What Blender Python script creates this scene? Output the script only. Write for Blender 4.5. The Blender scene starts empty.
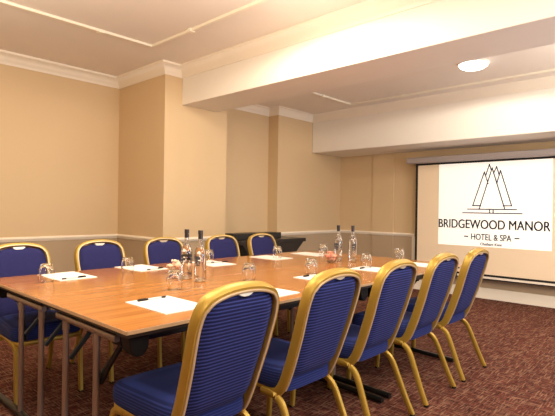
import bpy, bmesh, math, random
from mathutils import Vector, Matrix
random.seed(7)
SC = bpy.context.scene
COL = SC.collection
PI = math.pi

# ------------------------------------------------------------------ materials
def nt(name):
    m = bpy.data.materials.new(name); m.use_nodes = True
    n = m.node_tree.nodes; l = m.node_tree.links
    return m, n, l, n['Principled BSDF']
def mat(name, col, rough=.5, metal=0, spec=.5, emit=None, es=0, bump=0, bscale=200, var=0, vscale=3):
    m, n, l, b = nt(name)
    b.inputs['Base Color'].default_value = (*col, 1)
    b.inputs['Roughness'].default_value = rough
    b.inputs['Metallic'].default_value = metal
    b.inputs['Specular IOR Level'].default_value = spec
    if emit:
        b.inputs['Emission Color'].default_value = (*emit, 1); b.inputs['Emission Strength'].default_value = es
    if bump or var:
        g = n.new('ShaderNodeNewGeometry')
    if bump:
        t = n.new('ShaderNodeTexNoise'); t.inputs['Scale'].default_value = bscale
        l.new(g.outputs['Position'], t.inputs['Vector'])
        bp = n.new('ShaderNodeBump'); bp.inputs['Strength'].default_value = bump; bp.inputs['Distance'].default_value = .002
        l.new(t.outputs['Fac'], bp.inputs['Height']); l.new(bp.outputs['Normal'], b.inputs['Normal'])
    if var:
        t = n.new('ShaderNodeTexNoise'); t.inputs['Scale'].default_value = vscale
        l.new(g.outputs['Position'], t.inputs['Vector'])
        mx = n.new('ShaderNodeMixRGB'); mx.inputs['Color1'].default_value = (*[c*(1-var) for c in col], 1)
        mx.inputs['Color2'].default_value = (*[min(1, c*(1+var)) for c in col], 1)
        l.new(t.outputs['Fac'], mx.inputs['Fac']); l.new(mx.outputs['Color'], b.inputs['Base Color'])
    return m

def wall_mat():
    # cream above the dado rail, taupe below
    m, n, l, b = nt('wall_paint')
    g = n.new('ShaderNodeNewGeometry'); s = n.new('ShaderNodeSeparateXYZ'); l.new(g.outputs['Position'], s.inputs[0])
    c = n.new('ShaderNodeMath'); c.operation = 'GREATER_THAN'; c.inputs[1].default_value = .82; l.new(s.outputs['Z'], c.inputs[0])
    t = n.new('ShaderNodeTexNoise'); t.inputs['Scale'].default_value = 160; t.inputs['Detail'].default_value = 3
    l.new(g.outputs['Position'], t.inputs['Vector'])
    mx = n.new('ShaderNodeMixRGB'); mx.inputs['Color1'].default_value = (.47, .35, .225, 1); mx.inputs['Color2'].default_value = (.68, .50, .29, 1)
    l.new(c.outputs[0], mx.inputs['Fac']); l.new(mx.outputs['Color'], b.inputs['Base Color'])
    bp = n.new('ShaderNodeBump'); bp.inputs['Strength'].default_value = .15; bp.inputs['Distance'].default_value = .002
    l.new(t.outputs['Fac'], bp.inputs['Height']); l.new(bp.outputs['Normal'], b.inputs['Normal'])
    b.inputs['Roughness'].default_value = .75
    return m

def carpet_mat():
    m, n, l, b = nt('carpet_weave')
    g = n.new('ShaderNodeNewGeometry')
    def dashes(sx, sy, seed, lo, hi):
        mp = n.new('ShaderNodeMapping'); mp.inputs['Scale'].default_value = (sx, sy, 1); mp.inputs['Location'].default_value = (seed, seed*.7, seed)
        l.new(g.outputs['Position'], mp.inputs['Vector'])
        t = n.new('ShaderNodeTexNoise'); t.inputs['Scale'].default_value = 1; t.inputs['Detail'].default_value = 1.5; t.inputs['Roughness'].default_value = .6
        l.new(mp.outputs[0], t.inputs['Vector'])
        r = n.new('ShaderNodeMapRange'); r.inputs['From Min'].default_value = lo; r.inputs['From Max'].default_value = hi
        l.new(t.outputs['Fac'], r.inputs['Value']); return r.outputs[0]
    a = dashes(10, 105, 1.3, .55, .66); c = dashes(105, 10, 5.1, .55, .66)
    mxm = n.new('ShaderNodeMath'); mxm.operation = 'MAXIMUM'; l.new(a, mxm.inputs[0]); l.new(c, mxm.inputs[1])
    d = dashes(14, 120, 9.7, .5, .62); e = dashes(120, 14, 3.7, .5, .62)
    mxd = n.new('ShaderNodeMath'); mxd.operation = 'MAXIMUM'; l.new(d, mxd.inputs[0]); l.new(e, mxd.inputs[1])
    m1 = n.new('ShaderNodeMixRGB'); m1.inputs['Color1'].default_value = (.135, .040, .026, 1); m1.inputs['Color2'].default_value = (.050, .016, .013, 1)
    l.new(mxd.outputs[0], m1.inputs['Fac'])
    k = n.new('ShaderNodeMath'); k.operation = 'MULTIPLY'; k.inputs[1].default_value = .62; l.new(mxm.outputs[0], k.inputs[0])
    m2 = n.new('ShaderNodeMixRGB'); m2.inputs['Color2'].default_value = (.36, .20, .125, 1)
    l.new(k.outputs[0], m2.inputs['Fac']); l.new(m1.outputs['Color'], m2.inputs['Color1'])
    l.new(m2.outputs['Color'], b.inputs['Base Color'])
    b.inputs['Roughness'].default_value = .95; b.inputs['Specular IOR Level'].default_value = .1
    return m

def wood_mat():
    m, n, l, b = nt('cherry_laminate')
    g = n.new('ShaderNodeNewGeometry')
    mp = n.new('ShaderNodeMapping'); mp.inputs['Scale'].default_value = (1.2, 26, 1); l.new(g.outputs['Position'], mp.inputs['Vector'])
    t = n.new('ShaderNodeTexNoise'); t.inputs['Scale'].default_value = 1; t.inputs['Detail'].default_value = 5; t.inputs['Distortion'].default_value = .4
    l.new(mp.outputs[0], t.inputs['Vector'])
    r = n.new('ShaderNodeValToRGB'); r.color_ramp.elements[0].position = .3; r.color_ramp.elements[1].position = .72
    r.color_ramp.elements[0].color = (.32, .11, .022, 1); r.color_ramp.elements[1].color = (.48, .195, .045, 1)
    l.new(t.outputs['Fac'], r.inputs[0]); l.new(r.outputs[0], b.inputs['Base Color'])
    b.inputs['Roughness'].default_value = .17; b.inputs['Specular IOR Level'].default_value = .5
    return m

def fabric_mat(name, c1, c2, freq):
    # horizontal ribs in the chair's own height direction
    m, n, l, b = nt(name)
    tc = n.new('ShaderNodeTexCoord'); s = n.new('ShaderNodeSeparateXYZ'); l.new(tc.outputs['Object'], s.inputs[0])
    k = n.new('ShaderNodeMath'); k.operation = 'MULTIPLY'; k.inputs[1].default_value = freq; l.new(s.outputs['Z'], k.inputs[0])
    si = n.new('ShaderNodeMath'); si.operation = 'SINE'; l.new(k.outputs[0], si.inputs[0])
    r = n.new('ShaderNodeMapRange'); r.inputs['From Min'].default_value = -.35; r.inputs['From Max'].default_value = .75
    l.new(si.outputs[0], r.inputs['Value'])
    mx = n.new('ShaderNodeMixRGB'); mx.inputs['Color1'].default_value = (*c1, 1); mx.inputs['Color2'].default_value = (*c2, 1)
    l.new(r.outputs[0], mx.inputs['Fac']); l.new(mx.outputs['Color'], b.inputs['Base Color'])
    bp = n.new('ShaderNodeBump'); bp.inputs['Strength'].default_value = .4; bp.inputs['Distance'].default_value = .003
    l.new(r.outputs[0], bp.inputs['Height']); l.new(bp.outputs['Normal'], b.inputs['Normal'])
    b.inputs['Roughness'].default_value = .8; b.inputs['Sheen Weight'].default_value = .03
    b.inputs['Specular IOR Level'].default_value = .12
    return m

def glass_mat(name, tint=(1, 1, 1), rough=0.0, ior=1.45):
    m, n, l, b = nt(name)
    b.inputs['Base Color'].default_value = (*tint, 1); b.inputs['Roughness'].default_value = rough
    b.inputs['Transmission Weight'].default_value = 1; b.inputs['IOR'].default_value = ior
    return m

M = dict(
    wall=wall_mat(), carpet=carpet_mat(), wood=wood_mat(),
    ceil=mat('ceiling_paint', (.88, .80, .71), .85, var=.03, vscale=1.5),
    white=mat('white_paint', (.88, .82, .73), .55, var=.02),
    trim=mat('trim_paint', (.93, .84, .70), .45),
    pipe=mat('frame_inner_edge', (.62, .46, .26), .4, .4),
    gold=mat('gold_frame', (.44, .28, .045), .42, .45, bump=.05, bscale=400),
    silver=mat('handle_metal', (.82, .74, .56), .3, .7),
    blue=fabric_mat('ribbed_blue_fabric', (.008, .010, .055), (.034, .045, .19), 2*PI/.0135),
    blue_plain=mat('blue_fabric', (.022, .022, .100), .85, spec=.2, bump=.3, bscale=500, var=.15, vscale=60),
    seatf=fabric_mat('seat_blue_fabric', (.011, .017, .085), (.022, .036, .165), 2*PI/.0115),
    steel=mat('brown_steel', (.36, .28, .23), .3, .7),
    black=mat('black_plastic', (.006, .005, .005), .5, spec=.25),
    blackm=mat('black_metal', (.02, .02, .02), .35, .6),
    edge=mat('table_edge', (.55, .36, .20), .4),
    under=mat('table_underside', (.05, .035, .028), .8),
    paper=mat('paper', (.93, .88, .80), .8, var=.01),
    penw=mat('pen_barrel', (.62, .60, .58), .35),
    glass=glass_mat('clear_glass'), water=glass_mat('water', (.97, .98, 1), 0, 1.33),
    label=mat('bottle_label', (.50, .48, .43), .5), ink=mat('label_ink', (.05, .05, .06), .6),
    cap=mat('bottle_cap', (.06, .05, .05), .3, .7),
    pink=mat('pink_sweet', (.80, .42, .28), .45), cream=mat('cream_sweet', (.85, .66, .46), .45), red=mat('red_sweet', (.78, .30, .20), .4),
    screen=mat('screen_fabric', (.92, .74, .52), .9), screenb=mat('screen_border', (.008, .006, .006), .7),
    slide=mat('projected_white', (.93, .90, .85), .9, emit=(1, .93, .82), es=.42),
    logo=mat('logo_ink', (.035, .04, .085), .9), grey=mat('grey_casing', (.42, .37, .35), .5),
    track=mat('track_white', (.90, .83, .68), .4),
    lamp=mat('lamp_diffuser', (1, 1, 1), .5, emit=(1, .93, .80), es=9),
    piano=mat('black_wood', (.010, .008, .009), .35),
    trimring=mat('lamp_ring', (.85, .80, .72), .4),
)

# ------------------------------------------------------------------ mesh helpers
def link(name, bm, m, parent=None, smooth=False, bevel=0):
    me = bpy.data.meshes.new(name)
    bmesh.ops.recalc_face_normals(bm, faces=bm.faces)
    bm.to_mesh(me); bm.free(); me.materials.append(m)
    if smooth:
        for p in me.polygons: p.use_smooth = True
        if hasattr(me, 'set_sharp_from_angle'): me.set_sharp_from_angle(angle=math.radians(50))
    o = bpy.data.objects.new(name, me); COL.objects.link(o)
    if parent: o.parent = parent
    if bevel:
        b = o.modifiers.new('b', 'BEVEL'); b.width = bevel; b.segments = 2; b.limit_method = 'ANGLE'
    return o
def box(bm, x0, x1, y0, y1, z0, z1):
    v = [bm.verts.new((x, y, z)) for x in (x0, x1) for y in (y0, y1) for z in (z0, z1)]
    for f in ((0,1,3,2),(4,6,7,5),(0,4,5,1),(2,3,7,6),(0,2,6,4),(1,5,7,3)): bm.faces.new([v[i] for i in f])
    return bm
def B(*a): return box(bmesh.new(), *a)
def quad(bm, pts): bm.faces.new([bm.verts.new(p) for p in pts]); return bm
def lathe(bm, prof, n=24, c=(0, 0, 0), cap=False):
    rings = []
    for r, z in prof:
        if r < 1e-5: rings.append([bm.verts.new((c[0], c[1], c[2]+z))])
        else: rings.append([bm.verts.new((c[0]+r*math.cos(2*PI*i/n), c[1]+r*math.sin(2*PI*i/n), c[2]+z)) for i in range(n)])
    for a, b in zip(rings, rings[1:]):
        for i in range(n):
            j = (i+1) % n
            if len(a) == 1 and len(b) == 1: continue
            if len(a) == 1: bm.faces.new((a[0], b[i], b[j]))
            elif len(b) == 1: bm.faces.new((a[i], a[j], b[0]))
            else: bm.faces.new((a[i], a[j], b[j], b[i]))
    return bm
def sweep(bm, pts, w, d, ref=Vector((0, 0, 1)), n=0, closed=False):
    """sweep a rounded-rectangular (n=0) or round (n sides) section along pts; w across, d along ref"""
    pts = [Vector(p) for p in pts]; N = len(pts); rings = []
    for i, p in enumerate(pts):
        if closed: t = (pts[(i+1) % N]-pts[i-1])
        else: t = pts[min(i+1, N-1)]-pts[max(i-1, 0)]
        t.normalize()
        rr = ref[i] if isinstance(ref, list) else ref
        a = t.cross(rr)
        if a.length < 1e-4: a = t.cross(Vector((1, 0, 0)))
        a.normalize(); b = a.cross(t); b.normalize()
        if n: sec = [(w/2*math.cos(2*PI*k/n), d/2*math.sin(2*PI*k/n)) for k in range(n)]
        else:
            c = .30
            sec = [(-w/2, -d/2+c*d/2), (-w/2+c*w/2, -d/2), (w/2-c*w/2, -d/2), (w/2, -d/2+c*d/2), (w/2, d/2-c*d/2), (w/2-c*w/2, d/2), (-w/2+c*w/2, d/2), (-w/2, d/2-c*d/2)]
        rings.append([bm.verts.new(p+a*u+b*v) for u, v in sec])
    K = len(rings[0])
    for i in range(N if closed else N-1):
        A, Bq = rings[i], rings[(i+1) % N]
        for k in range(K): bm.faces.new((A[k], A[(k+1) % K], Bq[(k+1) % K], Bq[k]))
    if not closed: bm.faces.new(rings[0][::-1]); bm.faces.new(rings[-1])
    return bm
def smoothpath(pts, k=5):
    """Catmull-Rom through pts"""
    P = [Vector(p) for p in pts]; out = []
    for i in range(len(P)-1):
        p0 = P[max(i-1, 0)]; p1 = P[i]; p2 = P[i+1]; p3 = P[min(i+2, len(P)-1)]
        for j in range(k):
            t = j/k
            out.append(.5*((2*p1)+(p2-p0)*t+(2*p0-5*p1+4*p2-p3)*t*t+(3*p1-p0-3*p2+p3)*t**3))
    out.append(P[-1]); return out
def molding(bm, poly, prof):
    """sweep profile [(out, z)] along an xy polyline; out is to the right of travel"""
    P = [Vector((p[0], p[1])) for p in poly]; rings = []
    for i, p in enumerate(P):
        ns = []
        if i > 0: d = (P[i]-P[i-1]).normalized(); ns.append(Vector((d.y, -d.x)))
        if i < len(P)-1: d = (P[i+1]-P[i]).normalized(); ns.append(Vector((d.y, -d.x)))
        if len(ns) == 2: m_ = (ns[0]+ns[1]); m_ = m_/(m_.dot(ns[0]))
        else: m_ = ns[0]
        rings.append([bm.verts.new((p.x+m_.x*o, p.y+m_.y*o, z)) for o, z in prof])
    K = len(prof)
    for A, C in zip(rings, rings[1:]):
        for k in range(K): bm.faces.new((A[k], A[(k+1) % K], C[(k+1) % K], C[k]))
    bm.faces.new(rings[0]); bm.faces.new(rings[-1][::-1])
    return bm
def thing(name, label, cat, loc=(0, 0, 0), rz=0, group=None):
    o = bpy.data.objects.new(name, None); COL.objects.link(o); o.empty_display_size = .1
    o.location = loc; o.rotation_euler = (0, 0, rz); o['label'] = label; o['category'] = cat
    if group: o['group'] = group
    return o
def dup(root, loc, rz, label, group=None):
    r = root.copy(); COL.objects.link(r); r.location = loc; r.rotation_euler = (0, 0, rz); r['label'] = label
    if group: r['group'] = group
    for ch in list(root.children):
        c = ch.copy(); COL.objects.link(c); c.parent = r
        for g in list(ch.children):
            d = g.copy(); COL.objects.link(d); d.parent = c
    return r
def struct(name, bm, m, **k):
    o = link(name, bm, m, **k); o['kind'] = 'structure'; return o

# ------------------------------------------------------------------ room shell
XR, YR, XB = -2.2, -2.6, 6.65      # rear wall, right-hand wall, screen wall
ZC, ZC2 = 2.81, 2.70               # ceilings of the two bays
BX0, BX1, BZ = 3.159, 3.68, 2.378  # first beam
CX0, CZ = 5.849, 2.10              # second beam
left = [(XR, 5.5), (2.93, 5.5), (2.93, 4.476), (3.842, 4.476), (3.842, 4.906), (5.046, 4.906), (5.046, 4.706), (XB, 4.706)]
T = .1
struct('floor', B(XR-T, XB+T, YR-T, 5.6, -.1, 0), M['carpet'])
bm = bmesh.new()   # left wall as a solid stepped slab
vs = [[bm.verts.new((x, y, z)) for x, y in left+[(XB, 5.6), (XR, 5.6)]] for z in (0, 2.9)]
n_ = len(vs[0])
for i in range(n_): j = (i+1) % n_; bm.faces.new((vs[0][i], vs[0][j], vs[1][j], vs[1][i]))
bm.faces.new(vs[0]); bm.faces.new(vs[1])
struct('wall_left', bm, M['wall'])
struct('wall_back', B(XB, XB+T, YR-T, 5.6, 0, 2.9), M['wall'])
struct('wall_right', B(XR-T, XB, YR-T, YR, 0, 2.9), M['wall'])
struct('wall_rear', B(XR-T, XR, YR, 5.6, 0, 2.9), M['wall'])
struct('ceiling', B(XR, BX0+.01, YR, 5.5, ZC, 2.95), M['ceil'])
struct('ceiling_panel', B(BX1-.01, XB, YR, 5.0, ZC2, 2.95), M['ceil'])
struct('ceiling_beam', B(BX0, BX1, YR, 4.476, BZ, 2.94), M['white'], bevel=.006)
struct('ceiling_beam', B(CX0, XB, YR, 4.706, CZ, 2.70), M['white'], bevel=.012)
# shallow pilaster on the screen wall
struct('wall_pilaster', B(XB-.018, XB, 3.671, 4.052, 0, CZ), M['wall'])
# cornices
def corn(z, d=.125, o=.095):
    return [(0, z-d), (.012, z-d), (.018, z-d+.02), (.03, z-d+.03), (.045, z-d+.06), (.07, z-d+.088), (o-.01, z-d+.098), (o, z-d+.102), (o, z), (0, z)]
struct('trim_1', molding(bmesh.new(), [(XR, 5.5), (2.93, 5.5), (2.93, 4.476), (BX0, 4.476), (BX0, YR)], corn(ZC)), M['trim'], smooth=True)
struct('trim_2', molding(bmesh.new(), [(BX1, 4.476), (3.842, 4.476), (3.842, 4.906), (5.046, 4.906), (5.046, 4.706), (CX0, 4.706), (CX0, YR)], corn(ZC2, .11, .09)), M['trim'], smooth=True)
dado = [(0, .795), (.010, .795), (.014, .805), (.022, .812), (.026, .828), (.018, .838), (.012, .846), (0, .846)]
struct('trim_3', molding(bmesh.new(), left+[(XB, 4.052), (XB-.018, 4.052), (XB-.018, 3.671), (XB, 3.671), (XB, 3.31)], dado), M['trim'], smooth=True)
base = [(0, 0), (.018, 0), (.018, .12), (.012, .138), (0, .146)]
struct('baseboard_left', molding(bmesh.new(), left, base), M['trim'])
struct('baseboard_back', molding(bmesh.new(), [(XB, 4.706), (XB, 4.052), (XB-.018, 4.052), (XB-.018, 3.671), (XB, 3.671), (XB, YR)], base), M['trim'])
# white upright strip beside the screen
struct('trim_4', B(XB-.022, XB, 3.29, 3.345, .146, .80), M['trim'])

# ceiling curtain tracks
def track(label, path, clips, z):
    t = thing('ceiling_track', label, 'track', (path[0][0], path[0][1], z))
    o = Vector((path[0][0], path[0][1]))
    pr = [(-.014, -.022), (.014, -.022), (.014, 0), (-.014, 0)]
    link('rail', molding(bmesh.new(), [(p[0]-o.x, p[1]-o.y) for p in path], pr), M['track'], t)
    for x, y in clips:
        link('clip', B(x-o.x-.028, x-o.x+.028, y-o.y-.028, y-o.y+.028, -.030, 0), M['track'], t, bevel=.004)
track('white ceiling track bent at a corner, in front of the deep beam', [(XR+.3, 4.13), (2.52, 4.09), (2.52, -1.5)], [(1.99, 4.10), (2.52, 3.45), (.9, 4.11)], ZC)
track('white ceiling track behind the deep beam, nearer the screen', [(3.8, 3.74), (5.5, 3.74), (5.5, -1.5)], [(4.85, 3.74), (5.5, 2.95)], ZC2)

# ceiling lamp
def ceiling_lamp(x, y, z, label):
    t = thing('ceiling_lamp', label, 'lamp', (x, y, z))
    link('ring', lathe(bmesh.new(), [(.0, 0), (.155, 0), (.155, -.012), (.14, -.018), (0, -.018)], 32), M['trimring'], t, smooth=True)
    link('diffuser', lathe(bmesh.new(), [(.138, -.018), (.13, -.035), (.10, -.052), (.06, -.062), (0, -.066)], 32), M['lamp'], t, smooth=True)
ceiling_lamp(4.77, 1.765, ZC2, 'round glowing flush ceiling lamp behind the deep beam')

# ------------------------------------------------------------------ projection screen
sx = 6.5
scr = thing('projection_screen', 'large pull-down projection screen with black border showing a hotel logo', 'screen', (sx, 2.15, .28))
def S(x0, x1, y0, y1, z0, z1): return B(x0-sx, x1-sx, y0-2.15, y1-2.15, z0-.28, z1-.28)
link('casing', S(6.41, 6.52, .85, 3.35, 1.895, 1.985), M['grey'], scr, bevel=.02)
for yy in (.95, 3.25): link('bracket', S(6.44, 6.645, yy-.02, yy+.02, 1.93, 1.97), M['grey'], scr)
link('screen_border', S(6.505, 6.509, .96, 3.232, .325, 1.90), M['screenb'], scr)
link('screen_surface', S(6.500, 6.5045, 1.0, 3.195, .352, 1.868), M['screen'], scr)
link('weight_bar', S(6.49, 6.515, .96, 3.232, .297, .322), M['trim'], scr)
link('bar_seam', S(6.49, 6.515, .96, 3.232, .282, .296), M['screenb'], scr)
bm = bmesh.new()
quad(bm, [(sx-.002-sx, y-2.15, z-.28) for y, z in ((2.868, .722), (2.868, 1.868), (1.420, 1.868), (1.420, .722))])
link('projected_slide', bm, M['slide'], scr)
def stroke(bm, a, b, w=.014):
    a = Vector(a); b = Vector(b); d = (b-a).normalized(); nn = Vector((-d.y, d.x))*w/2; d = d*w/2
    quad(bm, [(-.004, p.x-2.15, p.y-.28) for p in (a-d+nn, b+d+nn, b+d-nn, a-d-nn)])
def poly(bm, pts, w=.014):
    for a, b in zip(pts, pts[1:]): stroke(bm, a, b, w)
bm = bmesh.new()
poly(bm, [(2.28, 1.279), (2.385, 1.279), (2.237, 1.735), (2.186, 1.575)])
poly(bm, [(2.297, 1.237), (2.137, 1.785), (1.972, 1.237)])
poly(bm, [(2.219, 1.685), (2.172, 1.835), (2.150, 1.762)])
poly(bm, [(2.116, 1.715), (2.080, 1.800), (2.047, 1.690)])
poly(bm, [(2.073, 1.585), (2.030, 1.745), (1.888, 1.279), (1.99, 1.279)])
poly(bm, [(2.455, 1.230), (1.827, 1.230)]); poly(bm, [(2.52, 1.178), (1.762, 1.178)])
poly(bm, [(2.161, 1.228), (2.161, 1.180)]); poly(bm, [(2.116, 1.228), (2.116, 1.180)])
poly(bm, [(2.493, .853), (2.448, .853)], .016); poly(bm, [(1.84, .856), (1.795, .856)], .016)
link('logo_emblem', bm, M['logo'], scr)
def text(name, s, y0, y1, z0, z1, off=0.0):
    cu = bpy.data.curves.new(name+'_c', 'FONT'); cu.body = s; cu.size = 1
    ob = bpy.data.objects.new(name+'_c', cu); COL.objects.link(ob)
    dg = bpy.context.evaluated_depsgraph_get(); me = bpy.data.meshes.new_from_object(ob.evaluated_get(dg))
    bpy.data.objects.remove(ob)
    xs = [v.co.x for v in me.vertices]; ys = [v.co.y for v in me.vertices]
    a, b_, c, d = min(xs), max(xs), 0.0, max(ys)
    for v in me.vertices:
        u = (v.co.x-a)/(b_-a); w = (v.co.y-c)/(d-c)
        v.co = (-.004, y0+(y1-y0)*u-2.15, z0+(z1-z0)*w-.28)
    if off:
        bm = bmesh.new(); bm.from_mesh(me); geo = list(bm.verts)+list(bm.edges)+list(bm.faces)
        for dy, dz in ((off, 0), (-off, 0), (0, off*.7)):
            r = bmesh.ops.duplicate(bm, geom=geo); bmesh.ops.translate(bm, verts=[v for v in r['geom'] if isinstance(v, bmesh.types.BMVert)], vec=(-.0003, dy, dz))
        bm.to_mesh(me); bm.free()
    me.materials.clear(); me.materials.append(M['logo'])
    o = bpy.data.objects.new(name, me); COL.objects.link(o); o.parent = scr; return o
text('logo_text', 'BRIDGEWOOD MANOR', 2.862, 1.437, .965, 1.085, .003)
text('logo_text', 'HOTEL & SPA', 2.398, 1.885, .812, .895, .002)
text('logo_text', 'Chatham Kent', 2.278, 2.0, .742, .778, .0015)

# ------------------------------------------------------------------ chair
def yprof(z):
    pts = [(.34, .02), (.375, 0), (.42, -.025), (.50, -.058), (.65, -.110), (.78, -.148), (.89, -.180), (.95, -.197)]
    for (a, ya), (b, yb) in zip(pts, pts[1:]):
        if z <= b: return ya+(yb-ya)*(z-a)/(b-a)
    return pts[-1][1]
def outline(s):   # right half of the back's outline, s in [0,1] from bottom to top centre
    P = [(.174, .385), (.176, .45), (.180, .55), (.186, .65), (.191, .74), (.191, .80), (.181, .85), (.155, .885), (.11, .903), (.06, .912), (0, .915)]
    f = s*(len(P)-1); i = min(int(f), len(P)-2); t = f-i
    p0 = P[max(i-1, 0)]; p1 = P[i]; p2 = P[i+1]; p3 = P[i+2] if i+2 < len(P) else (-P[-2][0], P[-2][1])
    cr = lambda a, b, c, d: .5*(2*b+(c-a)*t+(2*a-5*b+4*c-d)*t*t+(3*b-a-3*c+d)*t**3)
    return cr(p0[0], p1[0], p2[0], p3[0]), cr(p0[1], p1[1], p2[1], p3[1])
def make_chair(label, group):
    t = thing('banquet_chair', label, 'chair', (0, 0, 0), 0, group)
    # back frame: up one side, over the arch and down the other
    R_ = [outline(i/36) for i in range(37)]
    half = [(x, yprof(z), z) for x, z in R_]
    lower = [(.176, .085, .352), (.176, .045, .353), (.175, .015, .362)]
    path = lower+half+[(-x, y, z) for x, y, z in half[-2::-1]]+[(-x, y, z) for x, y, z in lower[::-1]]
    refs = []
    for x, y, z in path:
        refs.append(Vector((0, 1, .38)).normalized() if z > .42 else Vector((0, .9, .7)).normalized() if z > .375 else Vector((0, .5, 1)).normalized())
    bm = bmesh.new(); sweep(bm, path, .025, .044, refs)
    fr = link('back_frame', bm, M['gold'], t, smooth=True)
    # ridges on the rear and front of the frame
    for dy, nm in ((-.023, 'rear'), (.023, 'front')):
        bm = bmesh.new()
        pth = [(x*.972, y+dy*.94, z+dy*.36-(.006 if z > .86 else 0)) for x, y, z in path[3:-3]]
        sweep(bm, pth, .010, .007, refs[3:-3]); link('frame_ridge', bm, M['pipe'], fr, smooth=True)
    # upholstered back
    bm = bmesh.new(); NU, NV = 14, 22
    def inner(v):   # v 0..1 -> z, halfwidth
        z = .425+v*(.900-.425)
        # half width at this height (search outline)
        best = 0
        for i in range(0, 201):
            x, zz = outline(i/200)
            if zz <= z+.006: best = x if i < 200 else 0
        return z, max(best-.010, .0)
    rows = [inner(j/NV) for j in range(NV+1)]
    sides = []
    for sg, thick in ((1, .024), (-1, .022)):
        g = []
        for j, (z, hw) in enumerate(rows):
            v = j/NV
            if v < .16: hw = hw*(.80+.20*math.sqrt(max(0, 1-(1-v/.16)**2)))
            row = []
            for i in range(NU+1):
                u = -1+2*i/NU
                top = .900-.012*abs(u)**2
                zz = min(z, top)
                if abs(u*hw) < .042 and zz > .878: zz = min(zz, .878+ .02*(abs(u*hw)/.042)**2)
                e = min(1, (1-abs(u))*3.2)*min(1, v*8+.05)*min(1, (1-v)*9+.05)
                off = sg*(.003+thick*math.sin(min(1, e)*PI/2))
                row.append(bm.verts.new((u*hw, yprof(zz)+off, zz+off*.38)))
            g.append(row)
        for j in range(NV):
            for i in range(NU): 
                bm.faces.new((g[j][i], g[j][i+1], g[j+1][i+1], g[j+1][i]))
        sides.append(g)
    f_, b_ = sides
    for j in range(NV):
        for i in (0, NU): bm.faces.new((f_[j][i], f_[j+1][i], b_[j+1][i], b_[j][i]))
    for i in range(NU):
        for j in (0, NV): bm.faces.new((f_[j][i], f_[j][i+1], b_[j][i+1], b_[j][i]))
    bk = link('backrest', bm, M['blue'], t, smooth=True)
    # plain front face of the back pad
    bk.data.materials.append(M['blue_plain'])
    for p in bk.data.polygons:
        if p.normal.y > .3: p.material_index = 1
    # hand grip cut-out plate
    bm = bmesh.new(); n = 12; r1 = []
    for sg in (1, -1):
        r1.append([bm.verts.new((.040*math.cos(PI*i/n), yprof(.90)+sg*.019, .900+.002-.020*math.sin(PI*i/n))) for i in range(n+1)])
        bm.faces.new(r1[-1])
    for i in range(n): bm.faces.new((r1[0][i], r1[0][i+1], r1[1][i+1], r1[1][i]))
    link('grip_handle', bm, M['silver'], t)
    # seat
    bm = bmesh.new()
    lv = [(.386, .93), (.392, .985), (.410, 1.0), (.435, 1.0), (.455, .985), (.466, .95), (.473, .86), (.478, .6), (.480, .3)]
    rings = []; K = 40
    def seatpt(a):
        c, s = math.cos(a), math.sin(a); e = .28
        x = abs(c)**e*(1 if c > 0 else -1); y = abs(s)**e*(1 if s > 0 else -1)
        yy = .205+y*.215
        hw = .182+(.212-.182)*(yy+.01)/.43
        return x*hw, yy
    for z, k in lv:
        ring = []
        for i in range(K):
            x, y = seatpt(2*PI*(i+.5)/K)
            ring.append(bm.verts.new((x*k, .19+(y-.205)*k*1.06, z-.024*(1-(y+.01)/.43)*(.48-z)/.094)))
        rings.append(ring)
    for A, C in zip(rings, rings[1:]):
        for i in range(K): bm.faces.new((A[i], A[(i+1) % K], C[(i+1) % K], C[i]))
    bm.faces.new(rings[0]); bm.faces.new(rings[-1])
    st = link('seat', bm, M['seatf'], t, smooth=True)
    # seat rail
    bm = bmesh.new(); pts = []
    for i in range(32):
        x, y = seatpt(2*PI*(i+.5)/32); pts.append((x*.93, .205+(y-.205)*.93, .371))
    sweep(bm, pts, .022, .026, closed=True); link('seat_rail', bm, M['gold'], t, smooth=True)
    for sg in (-1, 1):
        x = .19*sg
        fl = smoothpath([(x*1.0, .30, .366), (x*1.0, .355, .362), (x*1.0, .390, .335), (x*1.0, .400, .28), (x*1.0, .410, .14), (x*1.0, .42, .008)], 4)
        bm = bmesh.new(); sweep(bm, fl, .024, .030, Vector((0, 1, .15))); 
        l1 = link('leg', bm, M['gold'], t, smooth=True)
        rl = smoothpath([(x*.97, .105, .352), (x*.97, .04, .350), (x*.98, -.005, .335), (x*1.0, -.040, .295), (x*1.03, -.078, .205), (x*1.07, -.120, .10), (x*1.11, -.162, .008)], 4)
        bm = bmesh.new(); sweep(bm, rl, .024, .030, Vector((0, 1, .35)))
        l2 = link('leg', bm, M['gold'], t, smooth=True)
        link('foot_cap', lathe(bmesh.new(), [(0, 0), (.014, 0), (.016, .004), (.016, .012), (0, .012)], 12, (x*1.0, .42, 0)), M['black'], l1)
        link('foot_cap', lathe(bmesh.new(), [(0, 0), (.014, 0), (.016, .004), (.016, .012), (0, .012)], 12, (x*1.11, -.163, 0)), M['black'], l2)
    return t
GR, GL = 'chairs along the right side of the table', 'chairs along the left side of the table'
RY, LY = 1.42, 3.38
ch = make_chair('blue and gold banquet chair nearest the camera, back to the viewer', GR); ch.location = (1.15, RY, 0)
dup(ch, (1.735, RY, 0), math.radians(0), 'second blue and gold banquet chair from the camera on the near side of the table', GR)
dup(ch, (2.32, RY, 0), 0, 'middle of the five blue banquet chairs on the near side of the table', GR)
dup(ch, (2.92, RY, 0), 0, 'blue banquet chair on the near side, second from the projection screen', GR)
dup(ch, (3.506, RY, 0), 0, 'blue banquet chair on the near side closest to the projection screen', GR)
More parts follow.
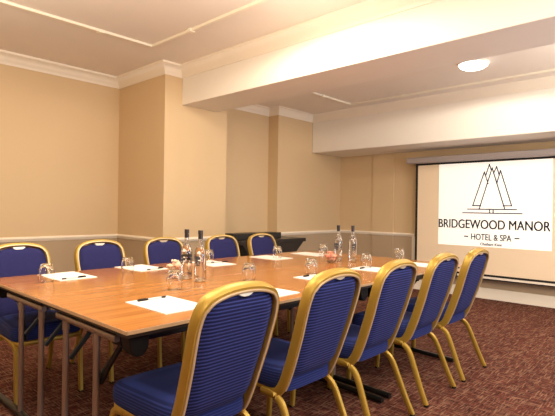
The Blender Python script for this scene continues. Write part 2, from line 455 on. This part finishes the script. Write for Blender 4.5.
for x, lb in ((1.15, 'blue banquet chair at the far left, behind the steel table legs'),
              (1.74, 'blue banquet chair behind the table, in front of the inner corner of the left wall'),
              (2.33, 'blue banquet chair of the far row, directly left of the nearer water bottles'),
              (3.00, 'blue banquet chair of the far row, just right of the nearer water bottles'),
              (3.56, 'blue banquet chair beside the black side table, last of the far row')):
    dup(ch, (x, LY, 0), PI, lb, GL)

# ------------------------------------------------------------------ tables
def make_table(label, x0, x1, y0, y1, trestles, up, railspan, footspan, hinge_side):
    t = thing('folding_table', label, 'table', (x0, y0, 0), 0, 'folding tables pushed together')
    X = lambda x: x-x0
    Y = lambda y: y-y0
    top = link('tabletop', B(0, x1-x0, 0, y1-y0, .724, .740), M['wood'], t, bevel=.002)
    bm = bmesh.new(); W, D = x1-x0, y1-y0
    for a in ((-.002, .002, -.002, D+.002), (W-.002, W+.002, -.002, D+.002), (0, W, -.002, .002), (0, W, D-.002, D+.002)):
        box(bm, *a, .7245, .7385)
    link('edge_band', bm, M['edge'], top)
    link('underside_panel', B(.012, W-.012, .012, D-.012, .708, .724), M['under'], top)
    for yy in (.07, D-.07): link('side_rail', B(.10, W-.10, yy-.012, yy+.012, .672, .708), M['blackm'], t, bevel=.003)
    for tx, dr in trestles:
        bm = bmesh.new(); sweep(bm, [(X(tx), Y(railspan[0]), .667), (X(tx), Y(railspan[1]), .667)], .024, .028)
        rail = link('trestle_rail', bm, M['steel'], t, smooth=True)
        for uy in up:
            bm = bmesh.new(); sweep(bm, smoothpath([(X(tx), Y(uy), .66), (X(tx), Y(uy), .35), (X(tx), Y(uy), .03)], 3), 0.028, .028, n=12, ref=Vector((1, 0, 0)))
            lg = link('leg', bm, M['steel'], t, smooth=True)
            link('clamp', lathe(bmesh.new(), [(.0, 0), (.0165, 0), (.0165, .04), (0, .04)], 12, (X(tx), Y(uy), .612)), M['steel'], lg, smooth=True)
            a, b = (uy, .50), (uy+hinge_side*.13, .655)
            bm = bmesh.new(); sweep(bm, [(X(tx)+dr*.02, Y(uy), .47), (X(tx)+dr*.10, Y(uy)+hinge_side*(-.0), .56), (X(tx)+dr*.20, Y(uy), .70)], .014, .022)
            link('brace', bm, M['blackm'], t)
        # diagonal folding stay with its hinge at the outer end of the rail
        oy = railspan[0] if hinge_side < 0 else railspan[1]
        uy = up[0] if hinge_side < 0 else up[1]
        bm = bmesh.new(); sweep(bm, [(X(tx)+dr*.022, Y(uy)-hinge_side*.0, .44), (X(tx)+dr*.03, Y(uy)+hinge_side*.06, .53), (X(tx)+dr*.04, Y(oy)-hinge_side*.01, .66)], .016, .022)
        link('folding_stay', bm, M['blackm'], t)
        bm = bmesh.new(); sweep(bm, [(X(tx)+dr*.045, Y(oy)-hinge_side*.09, .640), (X(tx)+dr*.045, Y(oy)-hinge_side*.015, .640)], .045, .045, n=12)
        link('hinge', bm, M['black'], t, smooth=True)
        bm = bmesh.new(); sweep(bm, [(X(tx), Y(footspan[0]), .022), (X(tx), Y((footspan[0]+footspan[1])/2), .034), (X(tx), Y(footspan[1]), .022)], .034, .030)
        ft = link('foot', bm, M['blackm'], t, smooth=True)
    # stacking bumper under each outer corner
    for cx in (.068, W-.068):
        cy = .06 if hinge_side < 0 else D-.06
        bm = bmesh.new()
        prof = [(-.045, .708), (.045, .708), (.040, .65), (.015, .625), (-.012, .625), (-.035, .65)]
        r = [[bm.verts.new((cx+a, cy+s, z)) for a, z in prof] for s in (-.035, .035)]
        bm.faces.new(r[0]); bm.faces.new(r[1])
        for i in range(6): bm.faces.new((r[0][i], r[0][(i+1) % 6], r[1][(i+1) % 6], r[1][i]))
        link('corner_bumper', bm, M['black'], t, bevel=.006)
    return t
X0, XM, X1 = .875, 2.592, 4.02
Y0, YM, Y1 = 1.562, 2.408, 3.25
make_table('nearest wooden folding table, its corner pointing at the viewer', X0, XM-.0025, Y0, YM-.0025, [(.93, 1), (2.556, -1)], (1.91, 2.22), (1.735, 2.315), (1.47, 2.38), -1)
make_table('wooden folding table at the left, its steel trestle standing before the cut-off chair', X0, XM-.0025, YM+.0025, Y1, [(.93, 1), (2.556, -1)], (2.52, 2.81), (2.49, 3.02), (2.44, 3.22), 1)
make_table('wooden folding table on the near side toward the projection screen', XM+.0025, X1, Y0, YM-.0025, [(2.65, 1), (3.64, -1)], (1.91, 2.22), (1.735, 2.315), (1.47, 2.38), -1)
make_table('wooden folding table at the far side toward the projection screen', XM+.0025, X1, YM+.0025, Y1, [(2.65, 1), (3.64, -1)], (2.52, 2.81), (2.49, 3.02), (2.44, 3.22), 1)

# ------------------------------------------------------------------ table items
ZT = .7402
def notepad(x, y, rz, label, w=.235, h=.34, side=1):
    p = link('notepad', B(-w/2, w/2, -h/2, h/2, 0, .004), M['paper']); p.location = (x, y, ZT); p.rotation_euler.z = rz
    p['label'] = label; p['category'] = 'notepad'; p['group'] = 'notepads set out on the table'
def pen(x, y, rz, label):
    t = thing('pen', label, 'pen', (x, y, ZT+.0042), rz, 'pens lying on the notepads')
    bm = bmesh.new(); sweep(bm, [(-.055, 0, .005), (.02, 0, .005)], .009, .009, n=10); link('barrel', bm, M['penw'], t, smooth=True)
    bm = bmesh.new(); sweep(bm, [(.02, 0, .005), (.075, 0, .005)], .0105, .0105, n=10); link('cap', bm, M['black'], t, smooth=True)
    bm = bmesh.new(); sweep(bm, [(-.080, 0, .005), (-.074, 0, .005), (-.055, 0, .005)], .0095, .0095, n=10); link('tip', bm, M['black'], t, smooth=True)
    link('clip', B(.03, .072, -.0015, .0015, .010, .0118), M['black'], t)
def tumbler():
    t = bmesh.new()
    # upturned stemless glass: rim on the table, thick base on top
    prof = [(.036, 0), (.042, .025), (.0445, .05), (.042, .076), (.034, .100), (.029, .108), (.0, .109),
            (.0, .098), (.0255, .097), (.0305, .090), (.0385, .073), (.041, .05), (.0385, .025), (.0325, 0), (.036, 0)]
    lathe(t, prof, 28); bmesh.ops.remove_doubles(t, verts=t.verts, dist=1e-5)
    return t
NP = [  # pads: x, y, rotation, label
 (1.245, 1.86, .0, 'white notepad nearest the table corner, in front of the nearest chair'),
 (1.82, 1.80, .03, 'white notepad between the first and second near-side chairs'),
 (2.45, 1.85, -.02, 'white notepad behind the second near-side chair, under the glass'),
 (3.13, 1.87, .05, 'white notepad behind the middle near-side chair'),
 (3.70, 1.83, 0, 'white notepad by the table end close to the screen, between near-side chairs'),
 (1.275, 3.04, .02, 'white notepad at the far left, beside the leftmost glass'),
 (1.84, 3.09, .05, 'white notepad in front of the middle far-side chair'),
 (2.42, 2.98, -.03, 'white notepad behind the nearer water bottles'),
 (3.12, 2.98, 0, 'white notepad in front of the last far-side chair'),
 (3.68, 2.96, .0, 'white notepad in front of the black side table')]
for x, y, r, lb in NP: notepad(x, y, r, lb)
for x, y, r, lb in [(1.245, 1.993, PI, 'grey barrelled pen with black ends on the notepad nearest the table corner'),
                    (1.262, 2.90, .10, 'black capped pen on the notepad beside the leftmost glass'),
                    (1.87, 2.945, .22, 'black capped pen on the notepad in front of the middle far chair'),
                    (2.49, 2.965, -.15, 'black capped pen on the notepad behind the nearer bottles'),
                    (2.46, 1.975, PI, 'black ended pen beside the glass above the second near chair'),
                    (3.12, 1.96, PI, 'black ended pen on the notepad behind the middle near chair')]:
    pen(x, y, r, lb)
tm = None
GL_ = [(1.095, 2.90, 'upturned glass tumbler at the far left corner of the table'),
       (1.64, 2.93, 'upturned glass tumbler in front of the second far-side chair'),
       (2.40, 3.00, 'upturned glass tumbler just right of the nearer water bottles'),
       (3.12, 2.90, 'upturned glass tumbler beside the last far-side chair'),
       (3.72, 2.83, 'upturned glass tumbler left of the farther pair of bottles'),
       (1.50, 2.17, 'upturned glass tumbler in front of the bowl of pale sweets'),
       (2.05, 2.15, 'upturned glass tumbler above the back of the nearest chair'),
       (2.56, 2.05, 'upturned glass tumbler above the second near-side chair'),
       (3.18, 1.99, 'upturned glass tumbler right of the farther pair of bottles'),
       (3.90, 2.09, 'upturned glass tumbler closest to the projection screen')]
gs = {0: .004, 1: .004, 2: .004, 3: .004, 8: .004}
for i, (x, y, lb) in enumerate(GL_):
    if tm is None: o = link('glass_tumbler', tumbler(), M['glass'], smooth=True); tm = o
    else: o = tm.copy(); COL.objects.link(o)
    onpad = any(abs(x-p[0]) < .235/2+.03 and abs(y-p[1]) < .17+.03 for p in NP)
    o.location = (x, y, ZT+(.0045 if onpad else .0003)); o['label'] = lb; o['category'] = 'glass'; o['group'] = 'upturned glass tumblers'

def make_bottle(label):
    t = thing('water_bottle', label, 'bottle', (0, 0, 0), 0, 'glass water bottles')
    outp = [(0, .002), (.030, 0), (.0355, .006), (.0365, .02), (.0365, .165), (.034, .185), (.024, .212), (.0155, .232), (.0138, .25), (.0138, .288)]
    inp = [(.0115, .288), (.0115, .25), (.013, .232), (.0215, .211), (.0315, .183), (.034, .165), (.034, .02), (.032, .012), (0, .010)]
    bm = lathe(bmesh.new(), outp+inp, 28); body = link('bottle_body', bm, M['glass'], t, smooth=True)
    bm = lathe(bmesh.new(), [(0, .0125), (.0315, .0135), (.0335, .022), (.0335, .165), (.0310, .182), (.0210, .210), (0, .2105)], 24)
    link('water', bm, M['water'], t, smooth=True)
    bm = lathe(bmesh.new(), [(.0, .288), (.0148, .288), (.0155, .292), (.0155, .312), (.0145, .316), (0, .316)], 20); link('cap', bm, M['cap'], t, smooth=True)
    bm = lathe(bmesh.new(), [(.0146, .262), (.0146, .287), (.0140, .287), (.0140, .262)], 20); link('neck_sleeve', bm, M['cap'], t, smooth=True)
    # printed label made of short strips of ink round the glass
    bm = bmesh.new(); R2 = .0370
    def patch(a0, a1, z0, z1):
        n = max(2, int((a1-a0)/.15)); v = [[bm.verts.new((R2*math.cos(a0+(a1-a0)*i/n), R2*math.sin(a0+(a1-a0)*i/n), z)) for i in range(n+1)] for z in (z0, z1)]
        for i in range(n): bm.faces.new((v[0][i], v[0][i+1], v[1][i+1], v[1][i]))
    for k in range(3):
        a = 2*PI*k/3+.9
        patch(a-.50, a+.50, .135, .152); patch(a-.42, a+.05, .112, .128); patch(a+.12, a+.45, .110, .128)
        patch(a-.45, a+.4, .098, .104); patch(a-.3, a+.3, .028, .033)
    link('print', bm, M['ink'], t)
    return t
bt = make_bottle('clear glass water bottle, left of the nearer pair'); bt.location = (1.80, 2.475, ZT)
dup(bt, (1.795, 2.325, ZT), .6, 'clear glass water bottle, right of the nearer pair')
dup(bt, (3.45, 2.455, ZT), .3, 'clear glass water bottle, left of the farther pair')
dup(bt, (3.50, 2.335, ZT), 1.1, 'clear glass water bottle, right of the farther pair')

def bowl(x, y, label, cat_mats, r=.060, grp=None, kind='pale'):
    t = link('glass_bowl', lathe(bmesh.new(), [(0, 0), (r*.55, 0), (r*.62, .004), (r*.85, .025), (r, .055), (r*1.02, .060), (r*.96, .060), (r*.93, .054), (r*.79, .027), (r*.57, .009), (0, .008)], 28), M['glass'], smooth=True)
    t.location = (x, y, ZT); t['label'] = label; t['category'] = 'bowl'; t['group'] = 'sweet bowls'
    k = 0
    lay = [(0, 0, .018)] + [(.5*r*math.cos(a), .5*r*math.sin(a), .026) for a in (0.3, 1.6, 2.9, 4.1, 5.3)] + [(.68*r*math.cos(a), .68*r*math.sin(a), .050) for a in (.1, 1.1, 2.2, 3.2, 4.3, 5.3)] + [(.28*r*math.cos(a), .28*r*math.sin(a), .060) for a in (.5, 2.6, 4.7)] + [(0, .2*r, .080)]
    for (dx, dy, dz) in lay:
        bm = bmesh.new(); rr = .0115
        # wrapped sweet: round body with two twisted ends
        prof = [(.0, -.026), (.010, -.024), (.003, -.014), (rr*.8, -.009), (rr, 0), (rr*.8, .009), (.003, .014), (.010, .024), (0, .026)]
        lathe(bm, prof, 10)
        a = random.uniform(0, PI); bmesh.ops.transform(bm, matrix=Matrix.Rotation(a, 4, 'Z') @ Matrix.Rotation(PI/2+random.uniform(-.25, .25), 4, 'Y'), verts=bm.verts)
        m_ = cat_mats[k % len(cat_mats)]
        s = link('wrapped_sweet', bm, M[m_], smooth=True); s.location = (x+dx, y+dy, ZT+dz+.006)
        s['label'] = {'pink': 'small pink wrapped sweet heaped in the ', 'cream': 'small cream wrapped sweet heaped in the ', 'red': 'small red wrapped sweet heaped in the '}[m_]+kind
        s['category'] = 'sweet'; s['group'] = kind.replace('bowl', m_+' sweets in the bowl', 1) if False else m_+' sweets in the '+kind
        k += 1
bowl(1.87, 2.69, 'small glass bowl of pale sweets beside the nearer water bottles', ['cream', 'pink', 'cream'], .064, kind='bowl by the nearer bottles')
bowl(3.27, 2.40, 'small glass bowl of red and pink sweets before the farther bottles', ['red', 'pink', 'red'], .055, kind='bowl by the farther bottles')

# ------------------------------------------------------------------ black side table by the left wall
t = thing('side_table', 'black side table with a raised back ledge against the left wall', 'table', (4.6, 4.45, 0))
link('tabletop', B(-.72, .55, -.22, .22, .735, .785), M['piano'], t, bevel=.004)
link('back_ledge', B(-.66, .24, -.02, .20, .785, .865), M['piano'], t, bevel=.004)
bm = bmesh.new()
pr = [(-.66, .735), (.52, .735), (.30, .54), (-.50, .54)]
r = [[bm.verts.new((a, s, z)) for a, z in pr] for s in (-.20, .18)]
bm.faces.new(r[0]); bm.faces.new(r[1])
for i in range(4): bm.faces.new((r[0][i], r[0][(i+1) % 4], r[1][(i+1) % 4], r[1][i]))
link('apron', bm, M['piano'], t)
for x in (-.45, .25):
    for y in (-.17, .15): link('leg', B(x-.025, x+.025, y-.025, y+.025, 0, .545), M['piano'], t, bevel=.003)

# ------------------------------------------------------------------ lights
def light(kind, loc, power, col, size=.2, rot=None, **k):
    d = bpy.data.lights.new('room_or_fill_light', kind); d.energy = power; d.color = col  # one name for room lamps, window daylight and unseen fill lights
    if kind == 'AREA': d.shape = 'DISK'; d.size = size
    elif kind in ('POINT', 'SPOT'): d.shadow_soft_size = size
    for a, b in k.items(): setattr(d, a, b)
    o = bpy.data.objects.new('room_or_fill_light', d); COL.objects.link(o); o.location = loc
    if rot: o.rotation_euler = rot
    return o
WARM = (1, .88, .70); WARM2 = (1, .91, .79); DAY = (.72, .84, 1)
def down(x, y, z, p, col, sz=.12): return light('SPOT', (x, y, z), p, col, sz, (0, 0, 0), spot_size=math.radians(178), spot_blend=.12)
down(2.45, 2.30, 2.66, 46, WARM)
light('POINT', (2.30, 2.10, 2.35), 14, WARM, .15)  # unseen fill, added to brighten the first bay's ceiling
light('POINT', (.45, 3.3, 2.25), 30, WARM, .25)  # added fill out of view, brightens the left wall and left beam end
light('POINT', (.9, 2.3, 2.40), 26, WARM, .2)  # added fill standing in for ceiling bounce, not a fitting
light('AREA', (1.0, 1.9, 2.76), 26, WARM2, 1.2, (0, 0, 0))
light('AREA', (1.6, -.3, 2.76), 40, WARM2, 1.4, (0, 0, 0))
light('POINT', (-.6, .6, 2.0), 42, WARM2, .3)  # low unseen fill near the camera, added to lift the ceiling
light('POINT', (1.9, -.6, 2.1), 42, WARM2, .3)  # another low added fill, to the right and out of view
down(4.77, 1.765, 2.61, 46, WARM2, .08)
light('POINT', (4.7, .1, 2.2), 52, WARM2, .2)  # unseen fill, added to even out the second bay's ceiling and beam
o = light('AREA', (3.2, -2.45, 1.1), 100, DAY, 2.6, (PI/2+.35, 0, 0)); o.data.shape = 'RECTANGLE'; o.data.size_y = 1.3
w = bpy.data.worlds.new('world'); SC.world = w; w.use_nodes = True
w.node_tree.nodes['Background'].inputs[0].default_value = (1, .85, .7, 1); w.node_tree.nodes['Background'].inputs[1].default_value = .1

# ------------------------------------------------------------------ camera
cd = bpy.data.cameras.new('camera'); cam = bpy.data.objects.new('camera', cd); COL.objects.link(cam)
cd.sensor_width = 36; cd.lens = 464/555*36; cd.clip_start = .02
rt = Vector((0.68155372, -0.73161638, 0.01489944)); dn = Vector((0.01078522, -0.01031562, -0.99988863)); fw = Vector((0.7316883, 0.68163851, 0.00086))
mw = Matrix(((rt.x, -dn.x, -fw.x, 0), (rt.y, -dn.y, -fw.y, 0), (rt.z, -dn.z, -fw.z, 1.2), (0, 0, 0, 1)))
cam.matrix_world = mw
SC.camera = cam
SC.view_settings.view_transform = 'Standard'; SC.view_settings.look = 'None'; SC.view_settings.exposure = .18; SC.view_settings.gamma = 1
